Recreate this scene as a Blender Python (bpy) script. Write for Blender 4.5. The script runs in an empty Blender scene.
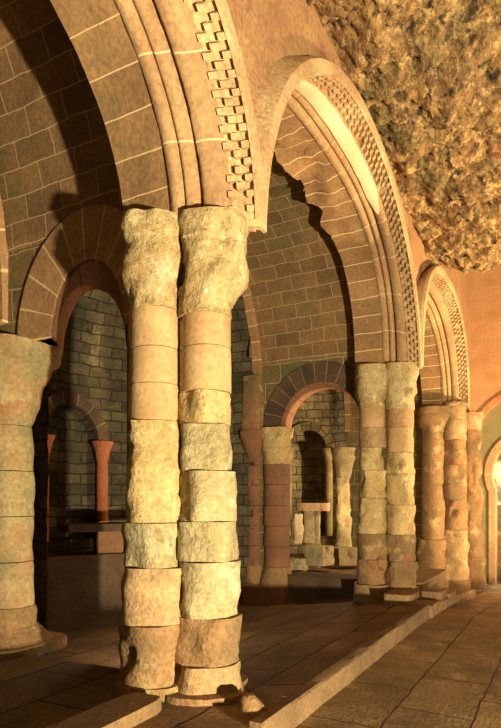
import bpy, math, random
from mathutils import Vector, noise
R_ = random.Random(7)
COL = bpy.context.scene.collection
PI = math.pi

# ------------------------------------------------------------------ camera
YAW = 0.5008; F = 590.0; PY = 501.0
CAM = Vector((-3.66, -2.85, 1.6))
cam = bpy.data.cameras.new('camera'); camo = bpy.data.objects.new('camera', cam); COL.objects.link(camo)
camo.location = CAM
camo.rotation_euler = (PI/2, 0, YAW - PI/2)
cam.sensor_fit = 'VERTICAL'; cam.sensor_height = 36.0; cam.lens = 36.0*F/728.0
cam.shift_y = (PY-364.0)/728.0
cam.clip_start = 0.05
bpy.context.scene.camera = camo

# ------------------------------------------------------------------ materials
def lin(c):
    return tuple(((v/255)/12.92 if v/255 <= .04045 else ((v/255+.055)/1.055)**2.4) for v in c) + (1,)

def stone(name, c1, c2, patches=(), brick=None, bump=.35, rough=.92, ns=1.7, fine=26., fine_amt=.35, contrast=(.35, .65), dist=.03):
    m = bpy.data.materials.new(name); m.use_nodes = True
    nt = m.node_tree; N = nt.nodes; L = nt.links; N.clear()
    out = N.new('ShaderNodeOutputMaterial'); b = N.new('ShaderNodeBsdfPrincipled')
    b.inputs['Roughness'].default_value = rough
    b.inputs['Specular IOR Level'].default_value = .25
    L.new(b.outputs[0], out.inputs[0])
    geo = N.new('ShaderNodeNewGeometry'); pos = geo.outputs['Position']
    def nz(scale, det=5, rgh=.6, off=0):
        n = N.new('ShaderNodeTexNoise'); n.inputs['Scale'].default_value = scale
        n.inputs['Detail'].default_value = det; n.inputs['Roughness'].default_value = rgh
        if off:
            mp = N.new('ShaderNodeMapping'); mp.inputs['Location'].default_value = (off, off*.7, -off)
            L.new(pos, mp.inputs[0]); L.new(mp.outputs[0], n.inputs['Vector'])
        else: L.new(pos, n.inputs['Vector'])
        return n.outputs['Fac']
    def remap(s, a, c):
        r = N.new('ShaderNodeMapRange'); r.inputs[1].default_value = a; r.inputs[2].default_value = c
        L.new(s, r.inputs[0]); return r.outputs[0]
    def mix(f, a, c, mode='MIX'):
        x = N.new('ShaderNodeMix'); x.data_type = 'RGBA'; x.blend_type = mode
        for s, v in ((0, f), (6, a), (7, c)):
            if hasattr(v, 'is_output'): L.new(v, x.inputs[s])
            else: x.inputs[s].default_value = v
        return x.outputs[2]
    col = mix(remap(nz(ns), *contrast), lin(c1), lin(c2))
    for i, (pc, sc, lo, hi) in enumerate(patches):
        col = mix(remap(nz(sc, 6, .65, 13.7*(i+1)), lo, hi), col, lin(pc))
    fn = nz(fine, 4, .7)
    g = N.new('ShaderNodeMapRange'); g.inputs[1].default_value = .3; g.inputs[2].default_value = .7
    g.inputs[3].default_value = 1-fine_amt; g.inputs[4].default_value = 1+fine_amt*.6
    L.new(fn, g.inputs[0])
    cmb = N.new('ShaderNodeCombineColor')
    for k in range(3): L.new(g.outputs[0], cmb.inputs[k])
    col = mix(1.0, col, cmb.outputs[0], 'MULTIPLY')
    height = fn
    if brick:
        bw, bh, ms, mc, var, wob = brick
        uv = N.new('ShaderNodeTexCoord').outputs['UV']
        dn = N.new('ShaderNodeTexNoise'); dn.inputs['Scale'].default_value = 3.0; dn.inputs['Detail'].default_value = 3
        L.new(pos, dn.inputs['Vector'])
        sb = N.new('ShaderNodeVectorMath'); sb.operation = 'SUBTRACT'; sb.inputs[1].default_value = (.5, .5, .5)
        L.new(dn.outputs['Color'], sb.inputs[0])
        sc = N.new('ShaderNodeVectorMath'); sc.operation = 'SCALE'; sc.inputs['Scale'].default_value = wob
        L.new(sb.outputs[0], sc.inputs[0])
        ad = N.new('ShaderNodeVectorMath'); L.new(uv, ad.inputs[0]); L.new(sc.outputs[0], ad.inputs[1])
        t = N.new('ShaderNodeTexBrick'); t.inputs['Scale'].default_value = 1.0
        t.inputs['Brick Width'].default_value = bw; t.inputs['Row Height'].default_value = bh
        t.inputs['Mortar Size'].default_value = ms; t.inputs['Mortar Smooth'].default_value = .3
        t.inputs['Color1'].default_value = (1-var, 1-var, 1-var, 1); t.inputs['Color2'].default_value = (1+var*.5, 1+var*.45, 1+var*.4, 1)
        t.inputs['Mortar'].default_value = (1, 1, 1, 1); t.offset = .5
        L.new(ad.outputs[0], t.inputs['Vector'])
        col = mix(1.0, col, t.outputs['Color'], 'MULTIPLY')
        col = mix(t.outputs['Fac'], col, lin(mc))
        ms_ = N.new('ShaderNodeMath'); ms_.operation = 'MULTIPLY_ADD'; ms_.inputs[1].default_value = -.8
        L.new(t.outputs['Fac'], ms_.inputs[0]); L.new(fn, ms_.inputs[2]); height = ms_.outputs[0]
    L.new(col, b.inputs['Base Color'])
    bp = N.new('ShaderNodeBump'); bp.inputs['Strength'].default_value = bump; bp.inputs['Distance'].default_value = dist
    L.new(height, bp.inputs['Height']); L.new(bp.outputs[0], b.inputs['Normal'])
    return m

PALE = (206, 180, 132)
M = dict(
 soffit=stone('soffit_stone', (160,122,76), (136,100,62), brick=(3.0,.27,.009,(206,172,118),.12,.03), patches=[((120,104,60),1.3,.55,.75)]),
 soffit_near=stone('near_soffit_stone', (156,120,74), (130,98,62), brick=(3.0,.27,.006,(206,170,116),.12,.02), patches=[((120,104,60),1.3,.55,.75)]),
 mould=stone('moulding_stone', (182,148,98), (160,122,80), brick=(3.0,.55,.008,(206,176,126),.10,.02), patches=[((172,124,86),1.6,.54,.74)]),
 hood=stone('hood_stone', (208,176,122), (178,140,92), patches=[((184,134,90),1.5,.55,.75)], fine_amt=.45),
 wall=stone('arcade_wall_stone', (178,134,88), (158,116,76), patches=[((188,150,96),.9,.5,.75),((128,88,60),2.2,.58,.75)], fine_amt=.35, bump=.5),
 vault=stone('vault_stone', (142,108,66), (116,88,54), brick=(.46,.23,.006,(172,142,94),.20,.06), patches=[((104,92,54),1.1,.52,.72)]),
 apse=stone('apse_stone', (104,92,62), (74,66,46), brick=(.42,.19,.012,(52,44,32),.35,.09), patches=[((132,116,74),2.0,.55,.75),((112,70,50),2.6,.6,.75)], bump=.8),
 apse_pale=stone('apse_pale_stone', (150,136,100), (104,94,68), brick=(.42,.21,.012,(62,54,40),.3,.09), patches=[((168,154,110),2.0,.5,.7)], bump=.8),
 partition=stone('partition_stone', (128,102,60), (104,84,52), brick=(.6,.34,.009,(160,134,88),.2,.08), patches=[((92,92,56),1.2,.48,.68)]),
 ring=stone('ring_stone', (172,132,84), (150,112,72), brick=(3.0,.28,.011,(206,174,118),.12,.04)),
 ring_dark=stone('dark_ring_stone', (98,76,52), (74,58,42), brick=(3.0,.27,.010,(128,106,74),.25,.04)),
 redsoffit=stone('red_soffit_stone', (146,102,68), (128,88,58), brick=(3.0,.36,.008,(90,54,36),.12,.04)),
 buff=stone('buff_drum_stone', (182,150,98), (164,128,82), patches=[((190,160,110),2.2,.5,.75)], fine_amt=.25, bump=.25),
 yellow=stone('pale_yellow_stone', (194,166,106), (170,138,84), patches=[((118,98,58),3.0,.54,.7),((208,188,138),4.,.56,.7)], bump=.9),
 green=stone('grey_green_stone', (172,154,106), (142,124,80), patches=[((194,178,130),3.2,.52,.68),((98,88,52),3.6,.6,.74)], bump=.9),
 pink=stone('pink_stone', (172,134,90), (150,124,80), patches=[((196,164,108),2.6,.52,.66),((104,88,54),3.4,.58,.72)], bump=.8),
 brown=stone('brown_stone', (150,112,68), (116,94,58), patches=[((186,158,104),2.6,.55,.7),((150,92,62),2.8,.56,.7)], bump=.8),
 red=stone('red_shaft_stone', (134,92,60), (112,78,52), bump=.3, fine_amt=.25),
 shaft=stone('orange_shaft_stone', (176,104,62), (156,88,54), bump=.3),
 cap=stone('capital_stone', (192,170,116), (166,138,84), patches=[((150,118,72),4.0,.54,.68),((206,188,142),5.,.55,.7)], bump=1.0),
 rock=stone('overhang_rock', (186,144,86), (134,102,62), patches=[((214,176,110),7.,.52,.62),((76,58,38),6.,.54,.63),((122,110,62),.9,.55,.7),((150,92,60),1.2,.6,.75)], bump=1.0, fine=20., fine_amt=.65, ns=4.5, dist=.07),
 endwall=stone('end_wall_stone', (188,140,90), (172,122,76), brick=(.9,.40,.005,(190,146,96),.05,.05), fine_amt=.25),
 floor=stone('nave_floor_stone', (158,130,84), (124,100,64), brick=(.95,.56,.009,(70,54,36),.18,.05), patches=[((196,166,112),2.4,.55,.75),((100,82,56),1.8,.55,.72)], bump=.6, rough=.75),
 cfloor=stone('chapel_floor_stone', (134,104,66), (100,80,52), brick=(1.1,.6,.012,(40,30,20),.2,.06), patches=[((104,84,52),2.4,.58,.75)], bump=.6),
 kerb=stone('kerb_stone', (126,98,60), (104,80,48), bump=.5),
 block=stone('loose_block_stone', (150,118,74), (116,90,56), patches=[((176,148,98),3.,.55,.7)], bump=.8),
 slab=stone('altar_slab_stone', (150,118,80), (128,98,66), bump=.4),
 darkslab=stone('dark_slab_stone', (92,72,48), (70,54,36), bump=.6),
 limewash=stone('limewash', (224,204,156), (208,184,134), bump=.2, fine_amt=.15),
 tymp=stone('greenish_plaster', (134,122,78), (116,104,66), bump=.2, fine_amt=.2),
 doorring=stone('door_ring_stone', (190,128,80), (170,104,66), brick=(3,.3,.008,(150,96,60),.1,.03)),
 rubble=stone('pale_rubble_stone', (160,142,102), (122,106,74), patches=[((96,80,54),3.,.55,.7)], bump=.8),
 pier=stone('mossy_pier_stone', (160,142,92), (150,110,70), patches=[((128,116,74),2.,.5,.65),((176,152,104),3.,.56,.7)], bump=.5, contrast=(.4,.6)),
 outside=stone('sunlit_outside_stone', (214,196,150), (180,150,96), patches=[((120,92,56),2.2,.55,.62)], bump=.8),
)

# ------------------------------------------------------------------ mesh helpers
class MB:
    def __init__(s): s.v = []; s.f = []; s.uv = []
    def grid(s, P, UV=None, close_u=False, flip=False):
        o = len(s.v); nr = len(P); nc = len(P[0])
        for r in P: s.v += [tuple(p) for p in r]
        for i in range(nr-1):
            for j in range(nc if close_u else nc-1):
                k = (j+1) % nc
                q = [(i, j), (i, k), (i+1, k), (i+1, j)]
                if flip: q.reverse()
                s.f.append([o+a*nc+b for a, b in q])
                if UV:
                    if close_u and k == 0:
                        s.uv.append([(UV[a][nc] if b == 0 and (a, b) in ((i, k), (i+1, k)) else UV[a][b]) for a, b in q])
                    else: s.uv.append([UV[a][b] for a, b in q])
                else: s.uv.append([(0, 0)]*4)
    def face(s, pts, uv=None):
        o = len(s.v); s.v += [tuple(p) for p in pts]; s.f.append(list(range(o, o+len(pts))))
        s.uv.append(uv or [(0, 0)]*len(pts))
    def box(s, c, d, rot=0, taper=1.0):
        cx, cy, cz = c; dx, dy, dz = d; o = len(s.v); ca, sa = math.cos(rot), math.sin(rot)
        for k in (0, 1):
            t = taper if k else 1
            for x, y in ((-1,-1),(1,-1),(1,1),(-1,1)):
                X = x*dx/2*t; Y = y*dy/2*t
                s.v.append((cx+X*ca-Y*sa, cy+X*sa+Y*ca, cz+k*dz))
        for q in ((3,2,1,0),(4,5,6,7),(0,1,5,4),(1,2,6,5),(2,3,7,6),(3,0,4,7)):
            s.f.append([o+i for i in q]); s.uv.append([(0,0)]*4)

def obj(name, mb, mat, parent=None, smooth=True, bevel=0, sharp=35, kind=None):
    me = bpy.data.meshes.new(name)
    off = parent_loc(parent)
    me.from_pydata([(v[0]-off[0], v[1]-off[1], v[2]-off[2]) for v in mb.v], [], mb.f)
    uvl = me.uv_layers.new(name='UVMap')
    i = 0
    for u in mb.uv:
        for c in u: uvl.data[i].uv = c; i += 1
    me.materials.append(mat); me.update()
    if smooth:
        for p in me.polygons: p.use_smooth = True
        me.set_sharp_from_angle(angle=math.radians(sharp))
    o = bpy.data.objects.new(name, me); COL.objects.link(o)
    if parent: o.parent = parent
    if bevel:
        b = o.modifiers.new('bevel', 'BEVEL'); b.width = bevel; b.segments = 2; b.limit_method = 'ANGLE'
    if kind: o['kind'] = kind
    return o
def parent_loc(p):
    v = Vector((0, 0, 0))
    while p: v += p.location; p = p.parent
    return v
def thing(name, label, cat, loc, group=None):
    o = bpy.data.objects.new(name, None); o.empty_display_size = .2; COL.objects.link(o)
    o.location = loc; o['label'] = label; o['category'] = cat; o['kind'] = 'thing'
    if group: o['group'] = group
    return o
def tag(o, label, cat, group=None):
    o['label'] = label; o['category'] = cat; o['kind'] = 'thing'
    if group: o['group'] = group
    return o
def struct(name, mb, mat, smooth=False, sharp=35): return obj(name, mb, mat, None, smooth, kind='structure', sharp=sharp)

def fr(p, sc, oct=4, seed=0.): return noise.fractal(Vector((p[0]*sc+seed, p[1]*sc-seed*.7, p[2]*sc+seed*1.3)), .9, 2.1, oct)

DENTS = [((5.64-.1, -.2, .62), .12, .10)]
def loft(secs, seg=28, amp=0., nsc=4., seed=0., zstep=.05, chip=0.):
    """sections (z, cx, cy, rx, ry, power, rot) stacked into one closed, weathered block"""
    mb = MB(); rows = []
    full = []
    for a, b in zip(secs, secs[1:]):
        n = max(1, int(abs(b[0]-a[0])/zstep))
        for i in range(n): full.append([a[k]+(b[k]-a[k])*i/n for k in range(7)])
    full.append(list(secs[-1]))
    z0, z1 = full[0][0], full[-1][0]
    for z, cx, cy, rx, ry, p, rot in full:
        row = []
        e = min(z-z0, z1-z); rim = 1 - max(0, .016-e)*.8
        for j in range(seg):
            t = 2*PI*j/seg; c, s = math.cos(t), math.sin(t)
            k = (abs(c)**p+abs(s)**p)**(-1/p)
            x, y = rx*k*c*rim, ry*k*s*rim
            w = (cx+x*math.cos(rot)-y*math.sin(rot), cy+x*math.sin(rot)+y*math.cos(rot), z)
            d = 0
            if amp: d += amp*fr(w, nsc, 4, seed)
            if chip:
                q = fr(w, nsc*.6, 3, seed+31)
                d -= chip*max(0, q-.12)
            for dc, dr_, dd_ in DENTS:
                g = math.dist(w, dc)
                if g < dr_: d -= dd_*min(1, (1-g/dr_)*2.5)
            dx, dy = w[0]-cx, w[1]-cy; l = math.hypot(dx, dy) or 1
            row.append((w[0]+dx/l*d, w[1]+dy/l*d, z+ (amp*.5*fr(w, nsc, 2, seed+9) if amp and z0 < z < z1 else 0)))
        rows.append(row)
    ctr = lambda r: [(sum(p[0] for p in r)/seg, sum(p[1] for p in r)/seg, r[0][2])]*seg
    mb.grid([ctr(rows[0])]+rows+[ctr(rows[-1])], None, True)
    return mb

# ------------------------------------------------------------------ arcade geometry (metres; X along the arcade, Y into the chapels)
L1, L2 = 5.64, 10.44
ZS = 3.6
ARCH = [ # arris curve, hood curve: centre x, right half width, rise, power, left half width
 ((-2.80,2.78,1.92,2.2,2.75), (-2.62,2.90,1.97,2.4,2.7)),
 (( 2.82,2.80,2.25,2.6,2.55), ( 2.82,2.83,2.42,2.0,2.42)),
 (( 8.10,2.42,1.95,2.2,2.24), ( 8.04,2.50,2.15,2.5,2.18))]
NY0, NY1 = -.25, -.72
def curve(k, t):
    a, h = ARCH[k]; return [a[i]+(h[i]-a[i])*t for i in range(5)]
def arcpt(k, n, d, th):
    """point on arch k at depth n, offset d outwards, parameter th (0 right springing, pi left)"""
    t = min(1.0, max(0., (NY0-n)/(NY0-NY1)))
    uc, a, b, p, al = curve(k, t)
    c, s = math.cos(th), math.sin(th)
    if c < 0: a = al
    x = a*math.copysign(abs(c)**(2/p), c); z = b*abs(s)**(2/p)
    # outward normal
    nx = math.copysign(abs(c)**(2-2/p), c)/a; nz_ = abs(s)**(2-2/p)/b
    l = math.hypot(nx, nz_) or 1
    return (uc+x+d*nx/l, n, ZS+z+d*nz_/l)
ZCAP = 3.76
def thetas(k, n=150):
    # sample evenly enough in arc length, from just under the capital tops
    out = []
    for i in range(n+1): out.append(PI*(.5-.5*math.cos(PI*i/n))*1.0)
    return out
def th_at(k, z):
    th = 0
    while arcpt(k, -.5, 0, th)[2] < z and th < 1: th += .004
    return th
def sweep(k, prof, rng=None, n=150, rough=0., wrap=True):
    if rng is None: a = th_at(k, ZCAP-.05); rng = (a, PI-a)
    ths = [rng[0]+(rng[1]-rng[0])*i/n for i in range(n+1)]
    mb = MB(); P = []; UV = []
    s = 0; last = None
    for th in ths:
        row = []; uvr = []
        m = arcpt(k, prof[0][0], 0, th)
        if last: s += math.dist(m, last)
        last = m; w = 0; lp = None
        for (nn, dd) in prof:
            q = arcpt(k, nn, dd, th)
            if rough: 
                r = rough*fr(q, 5, 4, 3.); q = (q[0]+r*.6, q[1]+r*.4, q[2]+r)
            if lp: w += math.dist(lp, q)
            lp = q; row.append(q); uvr.append((w+.3, s))
        if wrap:
            uvr.append((w+math.dist(row[-1], row[0])+.3, s))
        P.append(row); UV.append(uvr)
    mb.grid(P, UV, wrap)
    if wrap:
        nc = len(prof)
        mb.f.append(list(range(nc-1, -1, -1))); mb.uv.append([(0,0)]*nc)
        o = (len(P)-1)*nc
        mb.f.append([o+i for i in range(nc)]); mb.uv.append([(0,0)]*nc)
    return mb
LBL = ['near arch at the left edge, springing from the tall paired capitals',
       'middle round arch with cream limewash on its crown',
       'far arch beyond the second pair of columns, beside the end wall']
for k in range(3):
    t = thing('round_arch', LBL[k], 'arch', ((-2.82, 2.82, 8.1)[k], -.3, ZS), 'round arches of the arcade')
    sp = [(.28, 0.0)]+[(.28-.48*i/6, 0.0) for i in range(1, 7)]+[(-.20, .12), (.28, .12)]
    smb = sweep(k, sp, rough=.012)
    TH0 = th_at(k, ZCAP-.05)
    if k == 1:   # ragged broken stones along the inner edge of the crown
        nc = len(sp)
        for i, v in enumerate(smb.v):
            r, c = divmod(i, nc)
            if r > 150: continue
            th = TH0+(PI-2*TH0)*r/150
            w = max(0, 1-abs(th-1.45)/.62)
            if w > 0 and (c < 5 or c >= nc-1):
                q = .30*w**.5*(.45+fr(v, 2.6, 4, 5.))*(1-.17*c if c < 5 else 1)
                smb.v[i] = (v[0], v[1]+.5*max(-.15, q), v[2]+.10*w*fr(v, 4, 3, 8))
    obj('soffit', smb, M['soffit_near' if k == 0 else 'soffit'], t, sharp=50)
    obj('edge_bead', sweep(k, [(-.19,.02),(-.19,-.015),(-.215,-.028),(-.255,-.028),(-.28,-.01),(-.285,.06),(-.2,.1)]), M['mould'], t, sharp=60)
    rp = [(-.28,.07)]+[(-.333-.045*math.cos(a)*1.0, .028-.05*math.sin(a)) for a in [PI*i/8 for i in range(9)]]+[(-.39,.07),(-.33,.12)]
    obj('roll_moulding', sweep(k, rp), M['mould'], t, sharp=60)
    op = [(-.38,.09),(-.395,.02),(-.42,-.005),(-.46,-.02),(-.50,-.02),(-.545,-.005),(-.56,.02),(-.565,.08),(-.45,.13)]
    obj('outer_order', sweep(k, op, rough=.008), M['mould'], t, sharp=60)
    hm = sweep(k, [(-.55,.11),(-.56,.05),(-.738,.05),(-.74,-.01),(-.77,.0),(-.77,.10),(-.73,.13),(-.58,.14)], rough=.012)
    # billets: three staggered rows of little blocks on the inner slope
    ths = [TH0+(PI-2*TH0)*i/2000 for i in range(2001)]
    acc = 0; pts = [arcpt(k, -.65, 0, a) for a in ths]; marks = []; nxt = .05
    for i in range(1, 2001):
        acc += math.dist(pts[i], pts[i-1])
        if acc >= nxt: marks.append(ths[i]); nxt += .056
    for q, (na, nb) in enumerate(((-.565,-.622),(-.622,-.68),(-.68,-.738))):
        for i in range(len(marks)-1):
            if (i+q) % 2: continue
            if R_.random() < .06: continue
            a, b_ = marks[i], marks[i+1]; j = R_.uniform(-.006, .006)
            A = [arcpt(k, na, .06, a), arcpt(k, nb, .06, a), arcpt(k, nb, .06, b_), arcpt(k, na, .06, b_)]
            m0 = .10*(b_-a); e = .006
            B = [arcpt(k, na-e, -.012+j, a+m0), arcpt(k, nb+e, -.012+j, a+m0), arcpt(k, nb+e, -.012+j, b_-m0), arcpt(k, na-e, -.012+j, b_-m0)]
            o = len(hm.v); hm.v += A+B
            for f in ((4,5,6,7),(0,1,5,4),(1,2,6,5),(2,3,7,6),(3,0,4,7)):
                hm.f.append([o+x for x in f]); hm.uv.append([(0,0)]*4)
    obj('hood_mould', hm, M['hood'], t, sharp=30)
    if k == 1:
        mb = MB(); P = []
        n = 60
        for i in range(n+1):
            th = 1.02+(2.25-1.02)*i/n
            e = min(i, n-i)/n; wd = min(1, (e*9)**.5) if e > 0 else 0.02
            row = []
            for c in range(9):
                f = (c/8-.5)*wd*(.92+.25*fr((th*2, c*.0, 0), 2.0, 3, 2.))+.5
                nn = -.385-.17*f
                row.append(arcpt(k, nn, -.03-.016*math.sin(PI*f), th))
            P.append(row)
        mb.grid(P)
        # back face keeps it a closed skin with thickness
        mb.grid([[(p[0]+.0, p[1]+.01, p[2]+.02) for p in r] for r in P], None, False, True)
        pl = obj('limewash_patch', mb, M['limewash'], t); pl['label'] = 'cream limewash patch on the crown'

# arcade wall above the arches
def arch_z(k, x, t=1.0, d=.10):
    uc, a, b, p, al = curve(k, t)
    if x < uc: a = al
    dx = abs(x-uc)/(a+d)
    return ZS + (b+d)*max(0, 1-dx**p)**(1/p) if dx < 1 else ZS
wl = MB(); P0 = []; P1 = []; UV = []; PB = []
xs = []
lims = [(-5.64, .31), (.31, 5.755), (5.755, 10.62)]
for k, (a, b) in enumerate(lims):
    for i in range(90): xs.append((k, a+(b-a)*(.5-.5*math.cos(PI*i/89))))
xs += [(9, 10.64), (9, 11.9)]
ZT = 9.0
NZ = 26
front = []; uvf = []; back = []; under = []
for k, x in xs:
    zf = 3.75 if k == 9 else max(3.75, arch_z(k, x))
    zb = 3.75 if k == 9 else max(3.75, arch_z(k, x, 0, .14))
    if k == 9: zf = zb = -.6
    col = [(x, -.6, zf+(ZT-zf)*j/NZ) for j in range(NZ+1)]
    front.append([(p[0], p[1]+.03*fr(p, .8, 3, 2)+.012*fr(p, 4, 3, 2), p[2]) for p in col]); uvf.append([(p[0], p[2]) for p in col])
    back.append([(x, .27, zb+(ZT-zb)*j/NZ) for j in range(NZ+1)])
wl.grid(front, uvf, flip=True)
wl.grid(back, uvf)
wl.grid([[f[0], b[0]] for f, b in zip(front, back)], [[(f[0][0], 0), (f[0][0], .7)] for f in front])
wl.face([front[-1][0], back[-1][0], back[-1][-1], front[-1][-1]])
struct('wall_left', wl, M['wall'], True)
# pier cores behind / between the paired columns carry the wall down to the floor
# ------------------------------------------------------------------ columns
def column(name, label, x, y, r, z0, drums, neck, top, cap_r, seed, group, capmat='cap', base=None, seg=36, zs=.035, cap=None, cs=0.):
    """drums: (z_low, z_high, kind, radius factor, power, material, x shift)"""
    t = thing(name, label, 'column', (x, y, z0), group)
    if base:
        for i, (bz0, bz1, rx, ry, rot, mat) in enumerate(base):
            obj('base', loft([(bz0,x,y,rx,ry,3.2,rot),(bz1,x,y,rx*.96,ry*.96,3.2,rot)], seg, .035, 4, seed+i*3, zs, .06), M[mat], t, sharp=40)
    for i, (a, b, f, p, mat, sh, rough) in enumerate(drums):
        rr = r*f; rot = .5+seed+i*.7 if p > 2.1 else 0
        obj('drum', loft([(a+.003,x+sh,y-sh*.5,rr,rr,p,rot),(b-.003,x+sh,y-sh*.5,rr*.985,rr*.985,p,rot)], seg, rough*.55, 5., seed*3+i*7.3, zs, rough*1.7), M[mat], t, sharp=40)
    h = top-neck
    secs = cap or [(neck-.05,x,y,r*1.06,r*1.06,2,0),(neck,x,y,r*1.04,r*1.04,2,0),(neck+.06*h,x,y,r*1.04,r*1.04,2,0),(neck+.30*h,x+cs,y-cs*1.8,r+(cap_r-r)*.85,r+(cap_r-r)*.85,2.6,0.4),
            (neck+.55*h,x+cs,y-cs*1.8,cap_r,cap_r,3.0,.4),(neck+.71*h,x+cs,y-cs*1.8,cap_r*.95,cap_r*.95,3.2,.4),(neck+.73*h,x+cs,y-cs*1.8,cap_r*.99,cap_r*.99,3.6,.4),(top,x+cs,y-cs*1.8,cap_r,cap_r,4,.4)]
    obj('capital', loft(secs, seg+8, .03, 6, seed+50, zs*.8, .07), M[capmat], t, sharp=45)
    return t
G = 'paired columns of the arcade'
z1 = lambda y: 1.6+(501-y)*4.39/590      # heights on the near inner column
z2 = lambda y: 1.6+(501-y)*4.30/590
S = -.474
yl = [300,345,382,420,523,568,625,690]
dr = [(z1(345),z1(302),1,2,'buff',0,0.004),(z1(382),z1(345),1,2,'buff',0,.004),(z1(420),z1(382),1.03,2,'buff',0,.006),
      (z1(523),z1(420),1.08,2.8,'yellow',0,.06),(z1(568),z1(523),1.18,3.2,'green',0,.04),(z1(625),z1(568),1.25,3.2,'pink',0,.04),(.2,z1(625),1.3,3.2,'brown',.0,.05)]
column('stone_column','near column on the left of the front pair, with a tall eroded yellow drum',0,0,.196,.1,dr,z1(299),ZCAP,.236,1.3,G,base=[(.02,.23,.30,.28,.45,'brown')])
dr = [(z2(342),z2(305),1,2,'buff',0,.004),(z2(388),z2(342),1.02,2,'buff',0,.004),(z2(422),z2(388),.92,3.6,'yellow',-.01,.03),
      (z2(470),z2(422),1.0,3.2,'green',0,.04),(z2(522),z2(470),1.1,3.0,'green',0,.05),(z2(563),z2(522),1.14,3.0,'green',.01,.04),(z2(620),z2(563),1.22,3.0,'green',.01,.05),(z2(668),z2(620),1.26,3.0,'brown',.01,.05),(.08,z2(668),1.3,3.2,'pink',0,.05)]
column('stone_column','near column on the right of the front pair, under the widest broken capital',.155,-.375,.19,0,dr,z2(302),ZCAP-.02,.245,4.1,G,cs=.03,base=[(.02,.19,.37,.33,.45,'brown')])
w1 = lambda y: 1.6+(501-y)*9.31/590
w2 = lambda y: 1.6+(501-y)*9.22/590
dr = [(w1(427),w1(405),1,2,'buff',0,.01),(w1(447),w1(427),.98,2.6,'pink',0,.02),(w1(470),w1(447),.92,3,'yellow',0,.05),(w1(498),w1(470),1.0,3,'yellow',0,.05),(w1(534),w1(498),1.08,2.8,'yellow',0,.05),(w1(560),w1(534),1.08,3,'brown',.0,.05),(.25,w1(560),1.12,3,'brown',0,.05)]
column('stone_column','far column of the second pair, under the smaller yellow capital, beside the dark doorway',L1,0,.205,.1,dr,w1(404),ZCAP,.262,7.7,G,base=[(.0,.28,.33,.30,.1,'block')],seg=28,zs=.05)
dr = [(w2(427),w2(406),1.04,2,'pink',0,.01),(w2(452),w2(427),1.02,2.4,'buff',0,.02),(w2(474),w2(452),.98,3,'yellow',0,.05),(w2(505),w2(474),1.06,2.8,'yellow',0,.05),(w2(535),w2(505),1.04,3,'yellow',0,.05),(w2(562),w2(535),1.1,3,'brown',.0,.05),(.2,w2(562),1.16,3,'brown',0,.05)]
column('stone_column','outer column of the second pair, under the paler carved capital',L1+.13,-.42,.205,0,dr,w2(405),ZCAP,.268,2.2,G,base=[(-.02,.22,.36,.30,.1,'block')],seg=28,zs=.05)
v = lambda y: 1.6+(501-y)*13.45/590
dr = [(v(455),v(432),1,2,'brown',0,.01),(v(485),v(455),1,2.2,'brown',0,.02),(v(512),v(485),1,2.2,'brown',0,.02),(v(540),v(512),1.02,2.4,'brown',0,.04),(.0,v(540),1.25,2.8,'brown',0,.08)]
column('stone_column','brown column of the third pair, inside the far arch',L2,0,.27,-.3,dr,v(430),ZCAP,.36,9.1,G,capmat='brown',base=[(-.4,.05,.42,.4,.1,'block')],seg=24,zs=.07)
dr = [(v(420),v(402),1,2.4,'pink',0,.04),(v(440),v(420),1.0,3,'pink',0,.05),(v(465),v(440),1,2.8,'brown',0,.06),(v(500),v(465),1.05,3,'brown',0,.06),(v(530),v(500),1.0,2.8,'brown',0,.08),(-.3,v(530),1.15,2.8,'pink',0,.08)]
column('stone_column','ragged patched column of the third pair, nearest the end wall',L2+.1,-.45,.25,-.4,dr,v(401),ZCAP,.28,5.5,G,capmat='pink',base=[(-.5,-.2,.4,.35,.1,'block')],seg=24,zs=.07)

# ------------------------------------------------------------------ chapels: vaults, partitions, apses
XL = [-5.2, 0.97, 6.55]; XR = [.40, 5.95, 10.9]
VTOP = [6.75, 6.25, 6.1]; YB = 2.3
FZ = [.14, .05, .2]
def vault(k):
    mb = MB(); uc = (XL[k]+XR[k])/2; a = (XR[k]-XL[k])/2+.03; b = VTOP[k]-3.4; p = 2.4
    P = []; UV = []; s = 0; last = None
    ny = 12
    for i in range(121):
        th = PI*i/120; c, sn = math.cos(th), math.sin(th)
        x = uc+a*math.copysign(abs(c)**(2/p), c); z = 3.4+b*abs(sn)**(2/p)
        if last: s += math.dist((x, z), last)
        last = (x, z)
        row = []; ur = []
        for j in range(ny+1):
            y = .25+(YB-.25)*j/ny
            q = (x, y, z); d = .02*fr(q, 1.6, 3, 4)
            row.append((x-d*c, y, z-d*sn)); ur.append((y, s+3.4))
        P.append(row); UV.append(ur)
    keep = [i for i in range(121) if not (P[i][0][2] < 4.02 and (i < 60 or k > 0))]
    P = [P[i] for i in keep]; UV = [UV[i] for i in keep]
    # straight left wall down to the floor
    if k == 0:
      P.append([(XL[k], q[1], -.3) for q in P[-1]]); UV.append([(u[0], u[1]+3.6) for u in UV[-1]])
    mb.grid(P, UV)
    o = struct('ceiling_vault', mb, M['vault'], True, 60)
    so = o.modifiers.new('thick', 'SOLIDIFY'); so.thickness = -.12
for k in range(3): vault(k)

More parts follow.
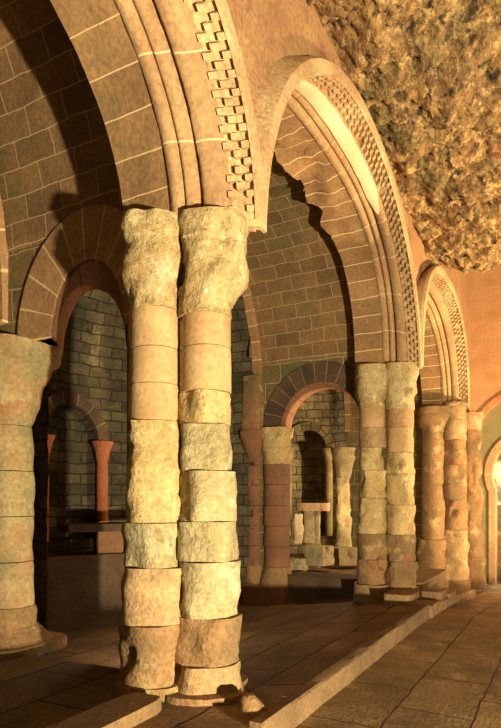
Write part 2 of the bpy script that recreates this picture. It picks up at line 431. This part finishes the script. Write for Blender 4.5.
def partition(k, xa, xb, yc, r, zs, skew, rz, mring, msoff, label):
    """cross wall with a round-headed opening between two chapels"""
    mb = MB(); ya, yb = .2, YB+.6; ztop = 4.14
    def hole(y, sk):
        d = (y-yc-sk)/r
        return zs+r*math.sqrt(max(0, 1-d*d)) if abs(d) < 1 else None
    for x, sk, flip in ((xa, 0, True), (xb, skew, False)):
        e0, e1 = yc+sk-r, yc+sk+r
        seq = [ya, e0] if e0 > ya else [e0]
        P = [[(x, ya, z) for z in (-.4, ztop)], [(x, e0, z) for z in (-.4, ztop)]]
        mb.grid(P, [[(q[1], q[2]) for q in w] for w in P], flip=flip)
        P = []
        for i in range(41):
            y = yc+sk-r*math.cos(PI*i/40); z = zs+rz*math.sin(PI*i/40)
            P.append([(x, y, z), (x, y, max(z+.05, ztop))])
        mb.grid(P, [[(q[1], q[2]) for q in w] for w in P], flip=flip)
        P = [[(x, e1, z) for z in (-.4, zs-.02, zs, ztop)], [(x, yb, z) for z in (-.4, zs-.02, zs, ztop)]]
        mb.grid(P, [[(q[1], q[2]) for q in w] for w in P], flip=flip)
    mb.face([(xa, yb, -.4), (xb, yb, -.4), (xb, yb, ztop), (xa, yb, ztop)])
    mb.face([(xa, ya, ztop), (xb, ya, ztop), (xb, yb, ztop), (xa, yb, ztop)])
    if k == 0:
        mb.v = [((v[0], v[1]+(.50 if v[2] < zs-.01 else 0), v[2]) if abs(v[1]-(yc+r)) < .001 or abs(v[1]-(yc+skew+r)) < .001 else v) for v in mb.v]
    for e in (-1, 1):
        if k == 0 and e == 1:
            y0_, y1_ = yc+r+.50, yc+skew+r+.50
            mb.grid([[(xa, y0_, z), (xb, y1_, z)] for z in (-.4, zs)], [[(0, z), (xb-xa, z)] for z in (-.4, zs)], flip=True)
            mb.face([(xa, yc+r, zs), (xb, yc+skew+r, zs), (xb, y1_, zs), (xa, y0_, zs)])
            continue
        mb.grid([[(xa, yc+e*r, z), (xb, yc+skew+e*r, z)] for z in (-.4, zs)], [[(0, z), (xb-xa, z)] for z in (-.4, zs)], flip=(e > 0))
    struct('wall_partition', mb, M['partition'])
    # ring of voussoirs, a little proud of the wall, and its lining
    t = thing('chapel_archway', label, 'archway', (xa, yc, zs), 'archways between the chapels')
    def band(r0, r1, x0, x1, s0, s1, sweep_uv=True):
        b = MB(); P = []; UV = []
        for i in range(49):
            a = PI*i/48; c, sn = math.cos(a), math.sin(a)
            pr = [(x0, r0, s0), (x0, r1, s0), (x1, r1, s1), (x1, r0, s1)]
            P.append([(x, yc+s+rr*c, zs+(rr+rz-r)*sn) for x, rr, s in pr])
            UV.append([(w, a*r1) for w in (0.2, .2+r1-r0, .3+r1-r0, .4+r1-r0, .6+r1-r0)])
        b.grid(P, UV, True)
        for i in (0, 48):
            b.f.append([i*4+q for q in ((3,2,1,0) if i else (0,1,2,3))]); b.uv.append([(0,0)]*4)
        return b
    obj('voussoir_ring', band(r-.012, r+(.45 if k == 0 else .34), xa-.03, xa+.2, 0, skew*.3), M[mring], t, sharp=30)
    obj('arch_lining', band(r-.03, r+.1, xa+.02, xb+.02, 0.02*skew, skew), M[msoff], t, sharp=30)
    return t
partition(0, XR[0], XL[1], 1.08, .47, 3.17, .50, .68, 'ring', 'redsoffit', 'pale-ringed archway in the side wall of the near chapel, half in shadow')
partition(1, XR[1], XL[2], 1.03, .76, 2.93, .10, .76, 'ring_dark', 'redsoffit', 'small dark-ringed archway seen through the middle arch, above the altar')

def apse(k, xc, R, zsp, mat, niches):
    mb = MB(); P = []; UV = []
    na, nz = 150, 110
    zlo = -.4
    for i in range(na+1):
        a = PI*i/na; row = []; ur = []
        for j in range(nz+1):
            z = zlo+(zsp-zlo)*j/nz
            rr = R
            for (a0, hw, zs, zb, dep) in niches:
                d = abs(a-a0)*R
                if d < hw and zb < z < zs+math.sqrt(max(0, hw*hw-d*d)): rr = R+dep
            q = (xc+rr*math.cos(a), YB+rr*math.sin(a), z)
            dd = .03*fr(q, 2.2, 4, 1)+.012*fr(q, 7, 2, 3)
            row.append((q[0]-dd*math.cos(a), q[1]-dd*math.sin(a), z)); ur.append((a*R, z))
        P.append(row); UV.append(ur)
    mb.grid(P, UV, flip=True)
    Pd = []; Ud = []
    for i in range(61):
        a = PI*i/60; row = []; ur = []
        for j in range(25):
            e = PI/2*j/24
            row.append((xc+R*math.cos(e)*math.cos(a), YB+R*math.cos(e)*math.sin(a), zsp+R*.98*math.sin(e))); ur.append((a*R, zsp+R*e))
        Pd.append(row); Ud.append(ur)
    mb.grid(Pd, Ud, flip=True)
    struct('wall_apse', mb, mat, True, 50)
def niche(k, xc, R, a0, hw, zs, zb, label, shaft=True, ringmat='ring_dark', rw=.2, shmat='shaft'):
    t = thing('blind_arch', label, 'blind arch', (xc+R*math.cos(a0), YB+R*math.sin(a0), zb), 'blind arches around the apses')
    def pt(s, z, rr): a = a0+s/R; return (xc+rr*math.cos(a), YB+rr*math.sin(a), z)
    b = MB(); P = []; UV = []
    for i in range(33):
        g = PI*i/32
        P.append([pt(q*math.cos(g), zs+q*math.sin(g), rr) for q, rr in ((hw-.01, R+.05), (hw-.01, R-.09), (hw+rw, R-.09), (hw+rw, R+.05))])
        UV.append([(w, g*hw) for w in (.2,.3,.5,.6,.8)])
    b.grid(P, UV, True)
    for i in (0, 32): b.f.append([i*4+q for q in ((0,1,2,3) if i else (3,2,1,0))]); b.uv.append([(0,0)]*4)
    obj('arch_ring', b, M[ringmat], t, sharp=30)
    if shaft:
        for e in (-1, 1):
            x, y, _ = pt(e*(hw+.06), zs, R-.09)
            obj('shaft', loft([(zb,x,y,.1,.1,2,0),(zs-.34,x,y,.1,.1,2,0)], 16, .004, 4, 2, .2), M[shmat], t)
            obj('capital', loft([(zs-.34,x,y,.105,.105,2,0),(zs-.1,x,y,.15,.15,2.6,a0),(zs,x,y,.17,.17,4,a0)], 16, .01, 6, 3, .05), M[shmat], t)
    return t
def onapse(px, xc, R):
    a = (px-250.5)/F; dx, dy = math.cos(YAW)+a*math.sin(YAW), math.sin(YAW)-a*math.cos(YAW)
    ox, oy = CAM.x-xc, CAM.y-YB
    A = dx*dx+dy*dy; B = ox*dx+oy*dy; Cc = ox*ox+oy*oy-R*R
    t = (-B+math.sqrt(max(0, B*B-A*Cc)))/A
    return math.atan2(oy+dy*t, ox+dx*t), t
a_, d_ = onapse(67, 3.45, 2.42)
zz = lambda y, d: 1.6+(501-y)*d/590
hw_ = .60
n2 = (a_, hw_, zz(404, d_)-hw_, .95, .28)
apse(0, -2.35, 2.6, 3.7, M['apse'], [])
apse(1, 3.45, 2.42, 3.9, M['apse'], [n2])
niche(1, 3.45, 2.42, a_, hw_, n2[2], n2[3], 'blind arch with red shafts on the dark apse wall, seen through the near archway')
a3, d3 = onapse(308, 8.75, 2.15)
n3 = (a3, .5, zz(430, d3)-.5, .7, .3)
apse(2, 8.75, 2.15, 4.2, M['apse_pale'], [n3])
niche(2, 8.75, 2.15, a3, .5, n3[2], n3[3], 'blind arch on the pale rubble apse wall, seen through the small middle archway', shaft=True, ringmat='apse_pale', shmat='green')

mb = MB(); mb.grid([[(10.95, y, z) for z in (-.5, 4.3)] for y in (.15, YB+.4)], [[(y, z) for z in (-.5, 4.3)] for y in (.15, YB+.4)], flip=True)
struct('wall_partition', mb, M['partition'])
# back wall behind each chapel's vault, round its apse mouth
for k, (xc, R, zsp) in enumerate(((-2.35,2.6,3.7),(3.45,2.42,3.9),(8.75,2.15,4.2))):
    mb = MB(); P = []
    for i in range(61):
        a = PI*i/60
        x, z = xc+R*math.cos(a), zsp+R*.98*math.sin(a)
        P.append([(x, YB+.0, z), (xc+(R+.9)*math.cos(a), YB+.0, max(z, zsp+(R+.6)*math.sin(a)))])
    mb.grid(P, [[(q[0], q[2]) for q in r] for r in P])
    o = struct('wall_back', mb, M['vault'])

for k, lab in ((0, 'thin stone rib at the mouth of the near apse, left edge behind the vault'), (1, 'thin stone rib at the mouth of the middle apse, curving down behind the front columns'), (2, 'thin stone rib at the mouth of the far apse')):
    mb = MB(); P = []; UV = []
    uc = (XL[k]+XR[k])/2; a = (XR[k]-XL[k])/2+.03; b = VTOP[k]-3.4; p = 2.4
    for i in range(81):
        th = PI*i/80; c, sn = math.cos(th), math.sin(th); row = []
        for dd, y in ((.02, YB-.14), (-.09, YB-.12), (-.09, YB+.02), (.02, YB+.04)):
            row.append((uc+(a+dd)*math.copysign(abs(c)**(2/p), c), y, 3.4+(b+dd)*abs(sn)**(2/p)))
        P.append(row); UV.append([(w, i*.1) for w in (.2,.3,.4,.5,.7)])
    mb.grid(P, UV, True)
    for i in (0, 80): mb.f.append([i*4+q for q in ((0,1,2,3) if i else (3,2,1,0))]); mb.uv.append([(0,0)]*4)
    tag(obj('vault_rib', mb, M['ring'], None, sharp=30), lab, 'rib', 'ribs at the apse mouths')
# ------------------------------------------------------------------ columns of the chapel archways
def chapel_col(label, x, y, r, z0, neck, top, cap_r, seed, mat, capmat, base, drums=5, rx=1., ry=1., rough=.01, capseg=None):
    t = thing('chapel_column', label, 'column', (x, y, z0), 'columns of the chapel archways')
    b0, b1, br = base
    obj('base', loft([(b0,x,y,br,br,5,0),(b1,x,y,br,br,5,0)], 24, .02, 4, seed, .06, .03), M[capmat if mat != 'red' else 'red'], t, sharp=40)
    obj('base', loft([(b1,x,y,br*.88,br*.88,2.4,0),(b1+.16,x,y,r*1.2,r*1.2,2.2,0),(b1+.34,x,y,r*1.1,r*1.1,2.2,0)], 24, .02, 5, seed+2, .05, .05), M['brown'], t, sharp=40)
    zb = b1+.34
    for i in range(drums):
        a, b = zb+(neck-zb)*i/drums, zb+(neck-zb)*(i+1)/drums
        f = 1+R_.uniform(-.03, .03)
        obj('drum', loft([(a+.004,x,y,r*rx*f,r*ry*f,2.3,0),(b-.004,x,y,r*rx*f,r*ry*f,2.3,0)], 28, rough, 4, seed+i, .06, rough*1.5), M[mat[i % len(mat)] if isinstance(mat, (list, tuple)) else mat], t, sharp=40)
    h = top-neck
    obj('capital', loft([(neck,x,y,r*rx*1.02,r*ry*1.02,2.2,0),(neck+.5*h,x,y,(r*rx+cap_r)/2,(r*ry+cap_r)/2,2.4,0),(neck+.75*h,x,y,cap_r*.95,cap_r*.95,3,0),(neck+.78*h,x,y,cap_r,cap_r,4,0),(top,x,y,cap_r*1.03,cap_r*1.03,4,0)], 32, .02, 5, seed+9, .04, .08), M[capmat], t, sharp=45)
    return t
chapel_col('thick greenish column at the left edge, carrying the pale-ringed archway', .42, 2.16, .215, FZ[0], 2.35, 3.17, .40, 3.3, 'pier', 'pier', (.1,.2,.46), drums=4, rough=.02)
chapel_col('stout red column with yellowish capital under the small dark-ringed archway', 6.08, 1.93, .235, -.2, 2.27, 2.93, .27, 6.1, 'red', 'yellow', (-.4,.06,.34), drums=5)
chapel_col('slim red column behind the stout one, beneath a brown stone block', 6.0, 2.34, .15, -.2, 2.25, 2.9, .25, 8.8, 'red', 'red', (-.4,.08,.2), drums=5)
tag(obj('pier_block', loft([(2.9,6.0,2.34,.22,.22,5,0),(3.4,6.0,2.34,.2,.2,5,0),(3.9,6.0,2.34,.2,.2,5,0)], 24, .02, 3, 4, .06, .03), M['brown'], None), 'brown stone block stacked on the slim red column', 'stone block')

# ------------------------------------------------------------------ altars and loose stones
def stone_box(c, d, rot=0, seed=0., amp=.02, taper=1.):
    return loft([(c[2],c[0],c[1],d[0]/2,d[1]/2,9,rot),(c[2]+d[2],c[0],c[1],d[0]/2*taper,d[1]/2*taper,9,rot)], 40, amp, 3, seed, .05, amp)
def at(px, d):
    a = (px-250.5)/F
    return CAM.x+d*(math.cos(YAW)+a*math.sin(YAW)), CAM.y+d*(math.sin(YAW)-a*math.cos(YAW))
x, y = at(112, 8.9)
t = thing('altar_table', 'dark stone altar table in front of the dark apse wall, left of the near columns', 'altar', (x, y, FZ[1]))
ztop = zz(523, 8.9)
obj('slab', stone_box((x, y, ztop-.11), (1.5, .75, .11), -.6, 1, .008), M['darkslab'], t, sharp=40)
x2, y2 = at(108, 9.0)
obj('support', stone_box((x2, y2, ztop-.45), (.40, .4, .34), -.6, 2, .02), M['red'], t, sharp=40)['label'] = 'reddish block under the slab'
obj('pedestal', stone_box((x2, y2, FZ[1]-.45), (2.4, .7, ztop-.45-FZ[1]+.45), -.6, 5, .03), M['darkslab'], t, sharp=40)
x, y = at(313, 12.4); ztop = zz(503, 12.4)
t = thing('altar_table', 'pale-topped stone altar in the lit apse behind the small archway', 'altar', (x, y, .2))
obj('slab', stone_box((x, y, ztop-.16), (.9, .7, .16), .38, 3, .01), M['slab'], t, sharp=40)
obj('support', stone_box((x+.05, y+.05, .1), (.4, .36, ztop-.26), .38, 4, .02), M['rubble'], t, sharp=40)
LG = 'loose stones in the far chapel'
for (px, d, yb, w, h, lab) in ((296, 11.9, 541, .22, .55, 'upright pale stone left of the lit altar'), (318, 11.7, 562, .5, .32, 'rough boulder on the floor below the lit altar'), (298, 11.6, 568, .42, .2, 'flat broken stone lying by the red column foot'), (346, 12.2, 562, .55, .3, 'squared block at the foot of the ragged apse pier')):
    x, y = at(px, d)
    tag(obj('stone_block', stone_box((x, y, zz(yb, d)-.05), (w, w*.8, h+.05), px*.37, px*.1, .05), M['rubble'], None, sharp=40), lab, 'stone block', LG)
x, y = at(343, 12.9)
t = thing('ragged_pier', 'ragged pale pier standing right of the lit altar in the far chapel', 'pier', (x, y, .2))
obj('shaft', loft([(.1,x,y,.2,.2,3,.4),(1.0,x,y,.16,.16,3,.5),(2.1,x,y,.17,.17,3,.5)], 24, .05, 3, 5, .05, .1), M['green'], t, sharp=45)
obj('capital', loft([(2.1,x,y,.18,.18,3,.5),(2.5,x,y,.26,.24,3,.5),(2.75,x,y,.3,.28,3,.5)], 24, .04, 4, 6, .05, .08), M['rubble'], t, sharp=45)

# ------------------------------------------------------------------ floors, kerb, steps
def dip(x): return 0 if x < 5 else -.45*min(1, (x-5)/5.5)
mb = MB(); P = []; UV = []
for i in range(111):
    x = -7+19*i/110*1.0; row = []; ur = []
    for j in range(61):
        y = -1.05-8.5*j/60
        row.append((x, y, dip(x)+.012*fr((x, y, 0), 1.5, 3))); ur.append((x+1, y+1.65))
    P.append(row); UV.append(ur)
mb.grid(P, UV, flip=True)
struct('floor', mb, M['floor'], True)
def cfloor(x0, x1, f):
    mb = MB(); P = []; UV = []
    n = 40
    for i in range(n+1):
        x = x0+(x1-x0)*i/n; row = []; ur = []
        for j in range(51):
            y = -1.06+6.2*j/50; q = (x, y, f(x, y)+.018*fr((x, y, 0), 1.2, 4, 3))
            row.append(q); ur.append((x*.96+y*.05, y))
        P.append(row); UV.append(ur)
    mb.grid(P, UV)
    return struct('floor_chapel', mb, M['cfloor'], True)
cfloor(-6.5, .3, lambda x, y: .14)
cfloor(.3, 6.25, lambda x, y: (.15-.13*max(0, min(3, y+1)))+dip(x)*.3)
cfloor(6.25, 12.0, lambda x, y: .2 if y > .2 else .02+dip(x))
kb = MB()
def kerb(x0, x1, y0, y1, zt, seed):
    m = MB(); P = []
    n = max(2, int((x1-x0)/.08))
    for i in range(n+1):
        x = x0+(x1-x0)*i/n; z = zt+dip(x)
        r = lambda a: .012*fr((x, a, seed), 3, 3, seed)
        P.append([(x, y0+r(0), -.3+dip(x)), (x, y0+r(1), z-.015+r(2)*.5), (x, y0+.015, z+r(3)*.5), (x, y1, z+r(4)*.5), (x, y1, -.3+dip(x))])
    m.grid(P, None, flip=True)
    k = len(P[0])
    m.f.append(list(range(k))); m.uv.append([(0,0)]*k)
    o = len(m.v)-k; m.f.append([o+k-1-i for i in range(k)]); m.uv.append([(0,0)]*k)
    return m
struct('trim_1', kerb(-.33, 4.6, -1.12, -1.02, .18, 1), M['kerb'], True)
struct('trim_2', kerb(4.62, 8.6, -1.16, -.8, .16, 4), M['block'], True)
tag(obj('threshold_slab', stone_box((-1.54, -.22, .02), (2.4, .30, .22), 0, 3, .01), M['kerb'], None, sharp=40), 'long pale threshold slab under the near arch, ending at the column feet', 'stone slab')
tag(obj('threshold_step', stone_box((6.28, 1.05, -.25), (.72, 1.3, .52), 0, 8, .02), M['darkslab'], None, sharp=40), 'dark step in the small archway beside the red columns', 'step')
tag(obj('boulder', loft([(-.05,-.08,-.95,.20,.16,2.6,.3),(.10,-.08,-.93,.17,.14,2.4,.3),(.19,-.08,-.90,.11,.10,2.2,.3),(.26,-.08,-.88,.05,.05,2,.3)], 28, .05, 4, 3, .03, .05), M['brown'], None, sharp=50), 'small broken stone at the foot of the near columns, by the kerb end', 'stone')
tag(obj('bench_slab', stone_box((7.15, -.45, -.25), (2.2, .5, .52), 0, 9, .015), M['kerb'], None, sharp=40), 'low stone bench between the second and third pairs of columns', 'bench')
for (x, y, w, d, h, z, sd, lab) in ((5.1,-.62,.62,.4,.2,.05,2,'pale slab under the second pair of columns, at the front corner'), (5.62,-.98,.5,.3,.26,-.02,5,'squared block beside the kerb, right of the second pair of columns'),(6.25,-1.02,.5,.28,.22,-.08,6,'worn kerb block farther along, before the low bench')):
    tag(obj('stone_block', stone_box((x,y,z),(w,d,h),0,sd,.02), M['block'], None, sharp=40), lab, 'stone block', 'blocks at the foot of the second pair')

# ------------------------------------------------------------------ rock overhang
mb = MB(); P = []
nx, ny = 420, 290
for i in range(nx+1):
    x = -4.5+13.3*i/nx; row = []
    for j in range(ny+1):
        u = j/ny; y = -.45-8.5*u
        z = 6.75-.11*max(-2., x)-.25*math.sin(min(1, u*3)*PI)+.35*u
        e = max(0, (x-7.25)/1.1); z += 2.4*e*e
        q = (x, y, z)
        d = .18*fr(q, .75, 3, 1)+.12*fr(q, 2.2, 3, 7)+.07*fr(q, 6.0, 4, 2)+.05*fr(q, 13, 3, 5)-.07*min(1, 2.2*noise.voronoi(Vector((q[0]*6+.6*fr(q,2,2,3), q[1]*6, q[2]*6)))[0][0])
        row.append((x+.06*fr(q, 2.5, 2, 19), y+.06*fr(q, 2.5, 2, 29), z+d))
    P.append(row)
mb.grid(P, None, flip=True)
struct('ceiling', mb, M['rock'], True, 180)

# ------------------------------------------------------------------ end wall with its arched doorway
XE = 11.8; YC = -2.02; RO = 1.42; ZO = 2.88
mb = MB()
def ev(y, z): return (XE, y, z)
ys = [.3, YC+RO]
def strip(P): mb.grid(P, [[(q[1], q[2]) for q in r] for r in P], flip=True)
strip([[ev(.3, z) for z in (-.8, 9.5)], [ev(YC+RO, z) for z in (-.8, 9.5)]])
strip([[ev(YC+RO*math.cos(PI*i/48), ZO+RO*math.sin(PI*i/48)), ev(YC+RO*math.cos(PI*i/48), 9.5)] for i in range(49)])
strip([[ev(YC-RO, z) for z in (-.8, 9.5)], [ev(-9, z) for z in (-.8, 9.5)]])
struct('wall_end', mb, M['endwall'])
t = thing('door_arch', 'red-edged round arch in the end wall, around the bright doorway', 'archway', (XE, YC, ZO))
def dband(r0, r1, x0, x1, zc, jamb=None, yc=YC, a0=0.):
    b = MB(); P = []; UV = []
    seq = []
    if jamb is not None: seq.append(('j', 1))
    for i in range(41): seq.append(('a', -a0+(PI+2*a0)*i/40))
    if jamb is not None: seq.append(('j', -1))
    s = 0
    for kd, a in seq:
        if kd == 'j': f = lambda r: (yc+a*r*math.cos(a0), jamb)
        else: f = lambda r: (yc+r*math.cos(a), zc+r*math.sin(a))
        P.append([(x,)+f(r) for x, r in ((x0, r0), (x0, r1), (x1, r1), (x1, r0))])
        UV.append([(w, s) for w in (.2,.4,.5,.7,1.)]); s += .11
    b.grid(P, UV, True, flip=False)
    return b
obj('outer_ring', dband(RO-.05, RO+.07, XE-.05, XE+.25, ZO, -.8), M['doorring'], t, sharp=30)
# recessed greenish panel with a horseshoe opening
RI = .98; ZI = 2.28; A0 = .42
mb = MB(); XI = XE+.24; P = []
pts_in = [(YC+RI*math.cos(A0), -.8)]+[(YC+RI*math.cos(-A0+(PI+2*A0)*i/48), ZI+RI*math.sin(-A0+(PI+2*A0)*i/48)) for i in range(49)]+[(YC-RI*math.cos(A0), -.8)]
pts_out = [(YC+RO, -.8)]+[(YC+RO*math.cos(PI*i/48), ZO+RO*math.sin(PI*i/48)) for i in range(49)]+[(YC-RO, -.8)]
mb.grid([[(XI,)+a, (XI,)+b] for a, b in zip(pts_in, pts_out)], None, flip=True)
obj('tympanum', mb, M['tymp'], t)
obj('inner_ring', dband(RI-.03, RI+.13, XI-.05, XI+.45, ZI, -.8, YC, A0), M['mould'], t, sharp=30)
t = thing('ragged_pilaster', 'ragged brown pilaster in the corner between the third columns and the doorway', 'pilaster', (11.35, -.72, -.45))
obj('shaft', loft([(-.6,11.35,-.78,.3,.26,3.5,.2),(.2,11.35,-.76,.24,.22,3,.3),(1.8,11.35,-.74,.19,.2,3,.3),(3.3,11.35,-.72,.2,.2,3,.3)], 28, .05, 3, 5, .06, .12), M['brown'], t, sharp=45)
obj('capital', loft([(3.3,11.35,-.72,.21,.21,3,.3),(3.7,11.35,-.72,.27,.25,3,.3)], 28, .03, 4, 6, .05, .08), M['pink'], t, sharp=45)
# sunlit rock face outside
mb = MB(); P = []
for i in range(61):
    row = []
    for j in range(61):
        y = -8+8*i/60; z = -1+7*j/60; q = (16, y, z)
        row.append((16+.3*fr(q, 1.2, 4, 3)-.15*z, y, z))
    P.append(row)
mb.grid(P, None)
struct('wall_outside', mb, M['outside'], True)
struct('wall_parapet', stone_box((13.4, -3.5, -.6), (.4, 6.5, 2.1), 0, 2, .03), M['brown'], True)
mb = MB(); mb.face([(11.7,-9,-.5),(17,-9,-.5),(17,.3,-.5),(11.7,.3,-.5)]); struct('floor_outside', mb, M['floor'])

# ------------------------------------------------------------------ light
def light(kind, name, loc, power, color, target=None, size=.15, **kw):
    l = bpy.data.lights.new(name, kind); l.energy = power; l.color = color
    if kind in ('SPOT', 'POINT'): l.shadow_soft_size = size
    if kind == 'AREA': l.size = size
    for k, v_ in kw.items(): setattr(l, k, v_)
    o = bpy.data.objects.new(name, l); COL.objects.link(o); o.location = loc
    if target: o.rotation_euler = (Vector(target)-Vector(loc)).to_track_quat('-Z', 'Y').to_euler()
    return o
WARM = (1, .88, .66)
light('SPOT', 'floodlight', (-3.0, -6.2, .35), 5600, WARM, (1.5, 0, 3.0), .10, spot_size=2.2, spot_blend=.6)
light('SPOT', 'end_floodlight', (8.4, -6.6, .5), 5600, (1, .74, .43), (9.6, -2.0, 6.0), .15, spot_size=2.2, spot_blend=.6)
light('POINT', 'near_chapel_lamp', (2.0, 1.4, .5), 40, (1, .8, .54), None, .1)
light('POINT', 'far_chapel_lamp', (7.5, .8, 1.7), 75, (1, .78, .5), None, .1)
light('POINT', 'doorway_lamp', (10.4, -2.9, .15), 130, (1, .66, .42), None, .1)
light('AREA', 'daylight', (13.6, -3.2, 5.5), 900, (1, .93, .8), (15.6, -2.5, 1.5), 2.5)
w = bpy.data.worlds.new('world'); bpy.context.scene.world = w; w.use_nodes = True
w.node_tree.nodes['Background'].inputs[0].default_value = (1, .82, .52, 1)
w.node_tree.nodes['Background'].inputs[1].default_value = .20
vs = bpy.context.scene.view_settings
vs.view_transform = 'Standard'; vs.look = 'None'; vs.exposure = 0.15; vs.gamma = 1.0
